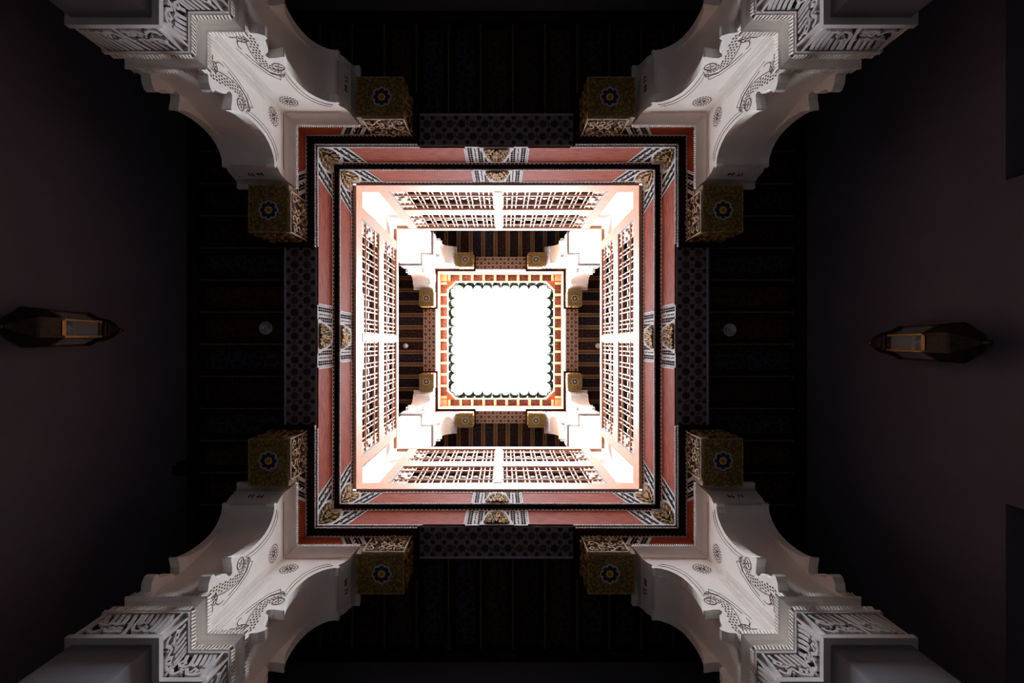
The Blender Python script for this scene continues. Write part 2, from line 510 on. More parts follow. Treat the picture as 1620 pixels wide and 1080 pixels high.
def capital_mesh(z_off):
    """two bracket arms, each a smooth vaulted core between two scrolled cheeks"""
    mb = MB()
    for swap in (0, 1):
        def P(u, d, z):
            return (-u, d, z + z_off) if not swap else (d, -u, z + z_off)
        for prof, d0, d1 in ((PROFILE, 0.0, CHEEK), (INNER, CHEEK, T - CHEEK), (PROFILE, T - CHEEK, T)):
            pts = [(0.0, 2.40)] + prof + [(0.0, 3.27)]
            m = len(pts)
            mb.add([P(u, d0, z) for u, z in pts], [tuple(range(m))])
            mb.add([P(u, d1, z) for u, z in pts], [tuple(reversed(range(m)))])
            strip = prof
            vs = [P(u, d0, z) for u, z in strip] + [P(u, d1, z) for u, z in strip]
            k = len(strip)
            mb.add(vs, [(i, i + 1, k + i + 1, k + i) for i in range(k - 1)], 0, prof is INNER)
    mb.box(0, T, 0, T, 2.40 + z_off, 3.27 + z_off)
    return mb

def abacus_mb(zo):
    mb = MB()
    a = 0.470
    prof = [(3.27, 0.0), (3.275, 0.004), (3.30, 0.006), (3.325, 0.012), (3.345, 0.022), (3.36, 0.034), (3.365, 0.040), (3.372, 0.040), (3.40, 0.036)]
    mb.rings([Lp(o, a, T, z + zo) for z, o in prof])
    # cord along the top edge
    o = 0.036
    segs = [(V3((-a - o, T + o, 0)), V3((-a - o, -o, 0)), -X), (V3((-a - o, -o, 0)), V3((-o, -o, 0)), -Y),
            (V3((-o, -o, 0)), V3((-o, -a - o, 0)), -X), (V3((-o, -a - o, 0)), V3((T + o, -a - o, 0)), -Y)]
    for p, q, N in segs:
        L = (q - p).length
        d = (q - p) / L
        n = int(L / 0.016)
        s = L / n
        fr = (p + Z * (3.372 + zo), d, Z, N)
        for k in range(n):
            u = (k + 0.15) * s
            mb.poly(fr, [(u, 0.001), (u + s * 0.5, 0.001), (u + s * 0.75, 0.025), (u + s * 0.25, 0.025)], -0.002, 0.008)
    return mb

def circle(cx, cy, r, n=16):
    return [(cx + r * math.cos(2 * math.pi * k / n), cy + r * math.sin(2 * math.pi * k / n)) for k in range(n + 1)]

def leaf(cx, cy, a, l, w):
    c, s = math.cos(a), math.sin(a)
    pts = [(0, 0), (l * 0.35, w), (l, 0), (l * 0.35, -w)]
    return [(cx + x * c - y * s, cy + x * s + y * c) for x, y in pts]

def write_lines(mb, fr, w, h, kind):
    """strokes of flowing script in a field w x h"""
    S = lambda pts: [(x * w, y * h) for x, y in pts]
    t0, t1 = 0.0, 0.018
    lw = 0.0150
    if kind == 'wide':
        # upper word: loop, tooth, two tall letters and one apart
        mb.ribbon(fr, S([(0.07, 0.93), (0.10, 0.70), (0.09, 0.55), (0.13, 0.48), (0.16, 0.58), (0.11, 0.66)]), lw, t0, t1)
        mb.ribbon(fr, S([(0.13, 0.48), (0.22, 0.46), (0.27, 0.52), (0.34, 0.46), (0.40, 0.52)]), lw, t0, t1)
        for x in (0.205, 0.285, 0.355):
            mb.ribbon(fr, S([(x - 0.035, 0.95), (x, 0.72), (x + 0.03, 0.50)]), lw, t0, t1)
        # lower word: sweep, teeth and two loops
        mb.ribbon(fr, S([(0.055, 0.32), (0.07, 0.20), (0.14, 0.13), (0.21, 0.20), (0.24, 0.30), (0.29, 0.18), (0.35, 0.15), (0.37, 0.30), (0.32, 0.36), (0.31, 0.22)]), lw, t0, t1)
        mb.ribbon(fr, S([(0.35, 0.15), (0.43, 0.17), (0.46, 0.30), (0.41, 0.33), (0.40, 0.20), (0.50, 0.14)]), lw, t0, t1)
        mb.ribbon(fr, S([(0.41, 0.96), (0.47, 0.62), (0.53, 0.32), (0.56, 0.02)]), lw, t0, t1)
        # second half
        mb.ribbon(fr, S([(0.50, 0.95), (0.55, 0.62), (0.57, 0.36), (0.63, 0.20), (0.71, 0.17), (0.76, 0.32), (0.72, 0.42), (0.70, 0.28), (0.80, 0.17), (0.86, 0.20)]), lw, t0, t1)
        mb.ribbon(fr, S([(0.57, 0.55), (0.62, 0.46), (0.66, 0.56), (0.71, 0.50)]), lw, t0, t1)
        for x, y in ((0.60, 0.50), (0.67, 0.52), (0.75, 0.44), (0.82, 0.22), (0.885, 0.12), (0.945, 0.08)):
            mb.ribbon(fr, S([(x - 0.05, 0.96), (x - 0.012, 0.68), (x + 0.02, y)]), lw, t0, t1)
        for x, y in ((0.18, 0.36), (0.27, 0.38), (0.66, 0.36), (0.46, 0.52)):
            mb.disc(fr, x * w, y * h, 0.006, t0, t1, 0, 6)
    else:
        mb.ribbon(fr, S([(0.12, 0.92), (0.17, 0.70), (0.12, 0.56), (0.20, 0.46), (0.28, 0.58), (0.20, 0.66)]), lw, t0, t1)
        mb.ribbon(fr, S([(0.20, 0.46), (0.36, 0.44), (0.46, 0.52), (0.60, 0.46)]), lw, t0, t1)
        for x in (0.38, 0.52, 0.66):
            mb.ribbon(fr, S([(x - 0.06, 0.95), (x, 0.72), (x + 0.05, 0.48)]), lw, t0, t1)
        mb.ribbon(fr, S([(0.08, 0.32), (0.14, 0.20), (0.24, 0.15), (0.36, 0.30), (0.44, 0.36), (0.56, 0.16), (0.70, 0.12), (0.76, 0.28), (0.66, 0.36), (0.60, 0.22)]), lw * 1.1, t0, t1)
        mb.ribbon(fr, S([(0.70, 0.12), (0.84, 0.16), (0.88, 0.28), (0.80, 0.34)]), lw, t0, t1)
        for x, y in ((0.82, 0.42), (0.93, 0.10)):
            mb.ribbon(fr, S([(x - 0.09, 0.96), (x - 0.02, 0.68), (x + 0.02, y)]), lw, t0, t1)
        for x, y in ((0.40, 0.20), (0.30, 0.36)):
            mb.disc(fr, x * w, y * h, 0.006, t0, t1, 0, 6)

def dress_pillar(root, zo, detail=True):
    """everything above the shaft; zo = lift of the heights"""
    # frieze
    mb = MB().rings([Lp(0.012, z=2.05 + zo), Lp(0.012, z=2.242 + zo)])
    mb.build('frieze_ground', 'recess', root)
    mb = MB()
    for z0, z1 in ((2.036, 2.062), (2.224, 2.240)):
        mb.rings([Lp(0.032, z=z0 + zo), Lp(0.032, z=z1 + zo)])
    for nm, of, U, N, w in FACES:
        fr = (of(0.012) + Z * zo, U, Z, N)
        wd = w if nm.startswith('court') else T + 0.024
        wd0 = 0.0
        for u0, u1 in ((0.0, 0.012), (wd - 0.012, wd)):
            if nm == 'court_x' and u1 > 0.1:
                continue
            if nm == 'court_y' and u0 < 0.1:
                continue
            mb.rect(fr, u0, u1, 2.06, 2.228, -0.01, 0.020)
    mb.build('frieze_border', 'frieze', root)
    if detail:
        for nm, of, U, N, w in FACES:
            wd = w if nm.startswith('court') else T + 0.024
            fr = (of(0.012) + Z * (2.062 + zo) + U * 0.006, U, Z, N)
            mb = MB()
            write_lines(mb, fr, wd - 0.012, 0.162, 'narrow' if nm.startswith('court') else 'wide')
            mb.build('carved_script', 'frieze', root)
    # cords and the cove between them
    L_rope(2.246 + zo, 0.026, A).build('cord_moulding', ['plaster', 'groove'], root)
    cv = [(2.282, 0.030), (2.286, 0.012), (2.296, 0.002), (2.312, 0.001), (2.33, 0.006), (2.346, 0.016), (2.357, 0.030), (2.360, 0.032)]
    MB().rings([Lp(o, z=z + zo) for z, o in cv]).build('cove', 'plaster', root)
    L_rope(2.368 + zo, 0.026, A, h=0.040).build('cord_moulding', ['plaster', 'groove'], root)
    capital_mesh(zo).build('capital', 'plaster', root)
    abacus_mb(zo).build('abacus', 'plaster', root)
    if not detail:
        return
    for k in (0, 1):
        U, N = ((-X, -Y), (-Y, -X))[k]
        fr = (V3((0, 0, zo)), U, Z, N)
        t0, t1 = -0.002, 0.0016
        # rosette with a dotted rim
        mb = MB()
        cu, cvv, r = 0.105, 3.115, 0.050
        for q in range(20):
            a = 2 * math.pi * q / 20
            mb.poly(fr, leaf(cu + r * math.cos(a), cvv + r * math.sin(a) * 1.1, a, 0.012, 0.0048), t0, t1)
        mb.ribbon(fr, circle(cu, cvv, 0.041, 20), 0.003, t0, t1)
        for q in range(8):
            a = 2 * math.pi * q / 8 + 0.2
            mb.poly(fr, leaf(cu + 0.006 * math.cos(a), cvv + 0.006 * math.sin(a), a, 0.030, 0.0045), t0, t1)
        mb.build('rosette', 'groove', root)
        # S-shaped band of lozenges ending in two eyes
        mb = MB()
        path = [(0.215, 2.425), (0.205, 2.47), (0.190, 2.52), (0.174, 2.57), (0.163, 2.62), (0.158, 2.67), (0.162, 2.715), (0.176, 2.75), (0.200, 2.775), (0.225, 2.782)]
        fine = []
        for i in range(len(path) - 1):
            for q in range(2):
                t = q / 2
                fine.append((path[i][0] * (1 - t) + path[i + 1][0] * t, path[i][1] * (1 - t) + path[i + 1][1] * t))
        for i in range(1, len(fine) - 1):
            a = math.atan2(fine[i + 1][1] - fine[i - 1][1], fine[i + 1][0] - fine[i - 1][0])
            wdt = 3 if 2 < i < 13 else 2
            for q in range(wdt):
                off = (q - (wdt - 1) / 2) * 0.0165 + (0.004 if i % 2 else -0.004)
                mb.poly(fr, leaf(fine[i][0] - math.sin(a) * off - 0.006 * math.cos(a), fine[i][1] + math.cos(a) * off - 0.006 * math.sin(a), a, 0.014, 0.0052), t0, t1)
        out = [(p[0] - 0.034 - 0.004 * math.sin(i), p[1] + 0.004) for i, p in enumerate(path[:7])] + [(0.150, 2.78), (0.185, 2.805), (0.23, 2.808)]
        mb.ribbon(fr, out, 0.003, t0, t1)
        mb.ribbon(fr, circle(0.226, 2.725, 0.034, 14), 0.0035, t0, t1)
        mb.ribbon(fr, circle(0.150, 2.475, 0.027, 12), 0.003, t0, t1)
        for cx, cy in ((0.226, 2.725), (0.150, 2.475)):
            for q in range(4):
                a = 2 * math.pi * q / 4 + 0.5
                mb.poly(fr, leaf(cx + 0.004 * math.cos(a), cy + 0.004 * math.sin(a), a, 0.019, 0.004), t0, t1)
        mb.ribbon(fr, bez((0.122, 2.49), (0.09, 2.52), (0.10, 2.56)), 0.003, t0, t1)
        mb.ribbon(fr, bez((0.122, 2.46), (0.08, 2.47), (0.085, 2.425)), 0.003, t0, t1)
        mb.build('lozenge_scroll', 'groove', root)
        # shade of incised lines painted as ribbons: along the arch and the inner corner
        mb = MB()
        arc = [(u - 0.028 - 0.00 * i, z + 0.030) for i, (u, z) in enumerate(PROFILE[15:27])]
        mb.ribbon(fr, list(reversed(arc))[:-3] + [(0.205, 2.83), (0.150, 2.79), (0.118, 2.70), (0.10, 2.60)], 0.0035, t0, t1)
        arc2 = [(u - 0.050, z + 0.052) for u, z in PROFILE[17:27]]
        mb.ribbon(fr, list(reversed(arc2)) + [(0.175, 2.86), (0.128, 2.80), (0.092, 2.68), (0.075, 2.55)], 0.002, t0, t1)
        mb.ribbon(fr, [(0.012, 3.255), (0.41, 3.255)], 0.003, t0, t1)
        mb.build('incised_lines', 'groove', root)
        mb = MB()
        for u in (0.016, 0.030, 0.046):
            mb.ribbon(fr, [(u, 2.42), (u, 2.95 + u)], 0.0022, t0, t1)
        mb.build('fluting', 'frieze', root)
    # two comma cuts on the end faces, under the abacus
    for k in (0, 1):
        fr = (V3((-0.462, T, zo)), -Y, Z, -X) if k == 0 else (V3((0, -0.462, zo)), X, Z, -Y)
        mb = MB()
        for c in (0.14, 0.165, 0.195, 0.22):
            s = 1 if c > 0.18 else -1
            mb.ribbon(fr, bez((c, 3.205), (c + 0.02 * s, 3.225), (c, 3.25), 5), 0.003, -0.008, 0.003)
        mb.build('comma_cuts', 'groove', root)

def make_pillars():
    p0 = thing('corner_pillar', 'x', 'pillar', 'white ground floor corner pillars', (HX0 + 0.036, HY0 + 0.036, 0))
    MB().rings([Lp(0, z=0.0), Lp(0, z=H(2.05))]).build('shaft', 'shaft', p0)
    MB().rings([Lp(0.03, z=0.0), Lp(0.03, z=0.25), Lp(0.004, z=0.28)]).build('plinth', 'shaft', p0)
    dress_pillar(p0, CZ)
    txt = {'lower right': 'white carved plaster corner pillar with script frieze at the lower right of the court',
           'lower left': 'white carved plaster corner pillar with script frieze at the lower left of the court',
           'upper left': 'white carved plaster corner pillar with script frieze at the upper left of the court',
           'upper right': 'white carved plaster corner pillar with script frieze at the upper right of the court'}
    for i, (nm, sx, sy, rz) in enumerate(QUAD):
        loc = (sx * (HX0 + 0.036), sy * (HY0 + 0.036), 0)
        if i == 0:
            p0['label'] = txt[nm]
        else:
            clone(p0, txt[nm], loc, rz)
    u0 = thing('corner_pillar', 'x', 'pillar', 'sunlit upper floor corner pillars', (UX0 + 0.036, UY0 + 0.036, H(4.36)))
    zb = H(4.36)
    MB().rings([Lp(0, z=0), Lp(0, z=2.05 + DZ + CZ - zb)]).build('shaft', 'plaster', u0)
    dress_pillar(u0, DZ + CZ - zb)
    for i, (nm, sx, sy, rz) in enumerate(QUAD):
        t = 'bright white upper floor pillar behind the lattice at the %s of the opening' % nm
        loc = (sx * (UX0 + 0.036), sy * (UY0 + 0.036), zb)
        if i == 0:
            u0['label'] = t
        else:
            clone(u0, t, loc, rz)
make_pillars()

# ------------------------------------------------------------------ carved and painted ornament
def arabesque(mb, fr, u0, u1, v0, v1, seed, t1=0.014, mi=0, mi2=1, w=0.011, n=9):
    rnd = random.Random(seed)
    cw, ch = u1 - u0, v1 - v0
    nx = max(2, round(n ** 0.5 * (cw / ch) ** 0.5))
    ny = max(2, round(n / nx))
    for i in range(nx):
        for j in range(ny):
            cx = u0 + (i + 0.5 + rnd.uniform(-.12, .12)) * cw / nx
            cy = v0 + (j + 0.5 + rnd.uniform(-.12, .12)) * ch / ny
            r = 0.50 * min(cw / nx, ch / ny)
            a0 = rnd.uniform(0, 6.28)
            tr = rnd.choice((-1, 1)) * rnd.uniform(0.8, 1.15)
            sp = [(min(max(p[0], u0), u1), min(max(p[1], v0), v1)) for p in spiral(cx, cy, r, a0, tr, 12, 0.22)]
            mb.ribbon(fr, sp, w, 0, t1, mi, w * 0.7)
            mb.poly(fr, leaf(cx, cy, a0 + 1, r * 0.55, r * 0.22), 0, t1 * 1.15, mi2)
            a1 = a0 + rnd.uniform(2, 4)
            lf = leaf(cx + r * 0.8 * math.cos(a1), cy + r * 0.8 * math.sin(a1), a1 + 0.9, r * 0.75, r * 0.22)
            mb.poly(fr, [(min(max(p[0], u0), u1), min(max(p[1], v0), v1)) for p in lf], 0, t1 * 0.9, mi2 if rnd.random() < .6 else mi)

def checker_band(mb, fr, pts4, rows, cols, t0, t1, gap=0.25):
    """black blocks in a quad pts4 = (a, b, c, d): a->b along, a->d across"""
    a, b, c, d = pts4
    def P(s, t):
        x = (a[0] * (1 - s) + b[0] * s) * (1 - t) + (d[0] * (1 - s) + c[0] * s) * t
        y = (a[1] * (1 - s) + b[1] * s) * (1 - t) + (d[1] * (1 - s) + c[1] * s) * t
        return (x, y)
    for r in range(rows):
        for k in range(cols):
            s0, s1 = (k + gap * 0.5) / cols, (k + 1 - gap * 0.5) / cols
            t_0, t_1 = (r + 0.12) / rows, (r + 0.88) / rows
            mb.poly(fr, [P(s0, t_0), P(s1, t_0), P(s1, t_1), P(s0, t_1)], t0, t1)

def corner_set(wh, bl, ca, fr, uc, s, z0, z1, seed):
    """flower and slanting checker bands next to a corner; uc = corner position, s = direction into the band"""
    h = z1 - z0
    P = lambda du, z: (uc + s * du, z)
    wh.poly(fr, [P(0.0, z0), P(0.235, z0), P(0.305, z1 - 0.06), P(0.305, z1 - 0.02), P(0.0, z1 - 0.02)], 0, 0.004)
    for q, w in ((0.115, 0.035), (0.180, 0.035)):
        checker_band(bl, fr, [P(q, z0 + 0.02), P(q + 0.085, z1 - 0.075), P(q + 0.085 + w, z1 - 0.075), P(q + w, z0 + 0.02)], 2, 7, 0.003, 0.0065, 0.3)
    for k in range(3):
        t = (k + 0.5) / 3
        u = 0.158 + 0.085 * t
        zz = z0 + 0.03 + (h - 0.12) * t
        bl.rect(fr, *sorted((uc + s * (u - 0.004), uc + s * (u + 0.004))), zz - 0.022, zz + 0.022, 0.003, 0.0065)
    bl.poly(fr, [P(0.115, z1 - 0.085), P(0.165, z1 - 0.085), P(0.135, z1 - 0.19)], 0.003, 0.0065)
    checker_band(bl, fr, [P(0.08, z1 - 0.058), P(0.30, z1 - 0.058), P(0.30, z1 - 0.026), P(0.08, z1 - 0.026)], 1, 7, 0.003, 0.0065)
    # quarter flower wrapping the corner
    rnd = random.Random(seed)
    cv = z0 + h * 0.42
    for k in range(9):
        a = -math.pi / 2 + math.pi * (k + 0.5) / 9
        ca.poly(fr, [P(p[0], p[1]) for p in leaf(0.02 + 0.045 * math.cos(a), cv + 0.085 * math.sin(a), a, 0.055, 0.018)], 0.002, 0.012 + 0.006 * rnd.random(), k % 2)
    for k in range(6):
        a = -math.pi / 2 + math.pi * (k + 0.5) / 6
        ca.poly(fr, [P(p[0], p[1]) for p in leaf(0.004 + 0.012 * math.cos(a), cv + 0.03 * math.sin(a), a, 0.05, 0.016)], 0.002, 0.02 + 0.004 * rnd.random(), (k + 1) % 2)

def cartouche(wh, bl, ca, fr, z0, z1, half, seed):
    h = z1 - z0
    wh.rect(fr, -half, half, z0, z1 - 0.02, 0, 0.004)
    for s in (-1, 1):
        for q0, q1 in ((half - 0.052, half - 0.012), (half - 0.135, half - 0.095)):
            checker_band(bl, fr, [(s * q0, z0 + 0.02), (s * q0, z1 - 0.07), (s * q1, z1 - 0.07), (s * q1, z0 + 0.02)], 2, 7, 0.003, 0.0065, 0.34)
        for k in range(3):
            t = (k + 0.5) / 3
            zz = z0 + 0.03 + (h - 0.12) * t
            c = s * (half - 0.074)
            bl.ribbon(fr, [(c - 0.006, zz - 0.03), (c + 0.004, zz - 0.03), (c - 0.004, zz + 0.02), (c + 0.006, zz + 0.02)], 0.005, 0.003, 0.0065)
        bl.poly(fr, [(s * (half - 0.150), z1 - 0.085), (s * (half - 0.150), z1 - 0.17), (s * (half - 0.19), z1 - 0.10), (s * (half - 0.215), z1 - 0.085)], 0.003, 0.0065)
    checker_band(bl, fr, [(-half, z1 - 0.058), (half, z1 - 0.058), (half, z1 - 0.026), (-half, z1 - 0.026)], 1, 15, 0.003, 0.0065)
    # palmette
    rnd = random.Random(seed)
    top = z1 - 0.05
    wh.poly(fr, [(0.125 * math.cos(a) * (1 + 0.10 * math.cos(6 * a)), z0 + (top - z0) * max(0, math.sin(a)) * (1 + 0.05 * math.cos(6 * a))) for a in [math.pi * k / 18 for k in range(19)]], 0.004, 0.010)
    bl.poly(fr, [(0.098 * math.cos(a), z0 + 0.02 + (top - z0 - 0.06) * math.sin(a)) for a in [math.pi * k / 12 for k in range(13)]], 0.009, 0.0115)
    hh = top - z0 - 0.045
    for row, (r, m, l, w) in enumerate(((0.70, 11, 0.30, 0.12), (0.42, 9, 0.34, 0.13), (0.14, 6, 0.36, 0.13))):
        for k in range(m):
            a = math.pi * (k + 0.5) / m
            lf = leaf(r * math.cos(a), r * math.sin(a), a + rnd.uniform(-.25, .25), l, w)
            ca.poly(fr, [(p[0] * 0.105, z0 + 0.012 + max(p[1], 0) * hh) for p in lf], 0.010, 0.015 + 0.006 * rnd.random() + row * 0.003, (k + row) % 3 == 0)
    for s in (-1, 1):
        ca.ribbon(fr, spiral(s * 0.088, z0 + 0.06, 0.026, 1.57, s * 1.0, 10, 0.3), 0.009, 0.010, 0.020, 0)
    ca.poly(fr, leaf(0, z0 + 0.02, math.pi / 2, 0.16, 0.016), 0.012, 0.028, 0)

def painted_beam(nm, hl1, hl2, d1, d2, bw, rz, soff_half, label, seed):
    root = thing('painted_beam', label, 'beam', 'painted beams round the court', (0, 0, 0), rz)
    # core of the beam behind the bands
    MB().box(-hl1 if abs(math.sin(rz)) < .5 else -hl1 - bw, hl1 if abs(math.sin(rz)) < .5 else hl1 + bw, d1 + 0.05, d1 + bw, H(Z_SOF) + 0.012, H(4.0)).build('beam_core', 'darkwood', root)
    for b, (z0, z1, d, hl, th) in enumerate(((Z_SOF, Z_B1, d1, hl1, 0.05), (Z_B1, Z_B2, d2, hl2, 0.06))):
        z0, z1 = H(z0), H(z1)
        board = MB().box(-hl, hl, d, d + th, z0 + (0.0 if b else 0.0), z1).build('band_board', 'darkwood', root)
        fr = (V3((0, d, 0)), X, Z, -Y)
        wh, bl, ca = MB(), MB(), MB()
        half = 0.25 if b == 0 else 0.215
        cartouche(wh, bl, ca, fr, z0 + 0.012, z1, half, seed + b)
        for s in (-1, 1):
            corner_set(wh, bl, ca, fr, s * hl, -s, z0 + 0.012, z1, seed + 3 * s + b)
            # red panel with its white outline
            pi0, po0, po1 = half + 0.006, hl - 0.235 - 0.012, hl - 0.300 - 0.012
            zt, zb2 = z1 - 0.075, z0 + 0.026
            MB().poly(fr, [(s * pi0, zb2), (s * po0, zb2), (s * po1, zt), (s * pi0, zt)], 0, 0.006).build('red_panel', 'red', root)
            wh.ribbon(fr, [(s * pi0, zt + 0.008), (s * (po1 + 0.004), zt + 0.008)], 0.014, 0, 0.009)
            wh.ribbon(fr, [(s * (po0 + 0.008), zb2), (s * (po1 + 0.008), zt)], 0.012, 0, 0.009)
            wh.ribbon(fr, [(s * (pi0 + 0.002), zb2), (s * (pi0 + 0.002), zt)], 0.012, 0, 0.009)
            # white strip under the checker row, then the row itself
            wh.rect(fr, *sorted((s * half, s * (hl - 0.30))), z1 - 0.060, z1 - 0.022, 0, 0.004)
            n = int((hl - 0.30 - half) / 0.036)
            checker_band(bl, fr, [(s * half, z1 - 0.056), (s * (hl - 0.30), z1 - 0.056), (s * (hl - 0.30), z1 - 0.028), (s * half, z1 - 0.028)], 1, n, 0.003, 0.0065, 0.4)
        # beaded white line along the lower edge
        n = int(2 * hl / 0.022)
        for k in range(n):
            u = -hl + (k + 0.1) * 2 * hl / n
            if b == 1 or abs(u) > soff_half:
                wh.rect(fr, u, u + 1.6 * hl / n, z0 + 0.002, z0 + 0.017, 0, 0.010)
        stuff(wh.build('white_border', 'white', board))
        stuff(bl.build('checker_inlay', 'black', board))
        stuff(ca.build('gilt_flowers', ['gilt', 'greenish' if b == 0 else 'cream'], board))
    # star-patterned soffit between the corner brackets
    sof = MB().box(-soff_half, soff_half, d1 + 0.004, d1 + bw, H(Z_SOF) - 0.004, H(Z_SOF) + 0.012).build('star_soffit', 'star_ground', root)
    fr = (V3((0, d1, H(Z_SOF) - 0.004)), X, Y, -Z)
    n = round((2 * soff_half - 0.02) / 0.095)
    st = (2 * soff_half - 0.02) / n
    for r in range(2):
        for k in range(n):
            c = V3((-soff_half + 0.01 + (k + 0.5) * st, d1 + 0.072 + r * 0.098, H(Z_SOF) - 0.004))
            obj('star', STAR[(k + r) % 2], sof, c)
    dots = MB()
    for r in range(3):
        for k in range(n + 1):
            dots.disc(fr, min(max(-soff_half + 0.01 + k * st, -soff_half + 0.02), soff_half - 0.02), 0.024 + r * 0.098, 0.0185, -0.004, 0.002, 0, 8)
    stuff(dots.build('round_inlay', 'star', sof))
    ln = MB()
    for r in range(2):
        for k in range(n):
            cu, cv = -soff_half + 0.01 + (k + 0.5) * st, 0.073 + r * 0.098
            if k:
                ln.ribbon(fr, [(cu - st / 2 - 0.010, cv - 0.018), (cu - st / 2, cv), (cu - st / 2 + 0.010, cv + 0.018)], 0.006, -0.003, 0.002, 0)
    stuff(ln.build('hook_inlay', 'star', sof))
    MB().box(-soff_half, soff_half, d1 + bw - 0.012, d1 + bw + 0.004, H(Z_SOF) - 0.012, H(Z_SOF) + 0.01).build('edge_fillet', 'lilac', root)
    return root

def star_mesh(m, r=0.037, ri=0.024, n=8):
    pts = []
    for k in range(2 * n):
        q = r if k % 2 == 0 else ri
        a = math.pi * k / n
        pts.append((q * math.cos(a), q * math.sin(a)))
    return MB().poly((V3((0, 0, 0)), X, Y, -Z), pts, -0.004, 0.003).mesh('star', m)
STAR = [star_mesh('star'), star_mesh('star_gold')]
painted_beam('lower', HX1, HX2, HY1, HY2, 0.245, 0.0, 0.605, 'red painted beam with gilt cartouches along the lower edge of the opening', 11)
painted_beam('upper', HX1, HX2, HY1, HY2, 0.245, math.pi, 0.605, 'red painted beam with gilt cartouches along the upper edge of the opening', 21)
painted_beam('left', HY1, HY2, HX1, HX2, 0.245, math.pi / 2, 0.715, 'red painted beam with gilt cartouches along the left edge of the opening', 31)
painted_beam('right', HY1, HY2, HX1, HX2, 0.245, -math.pi / 2, 0.715, 'red painted beam with gilt cartouches along the right edge of the opening', 41)

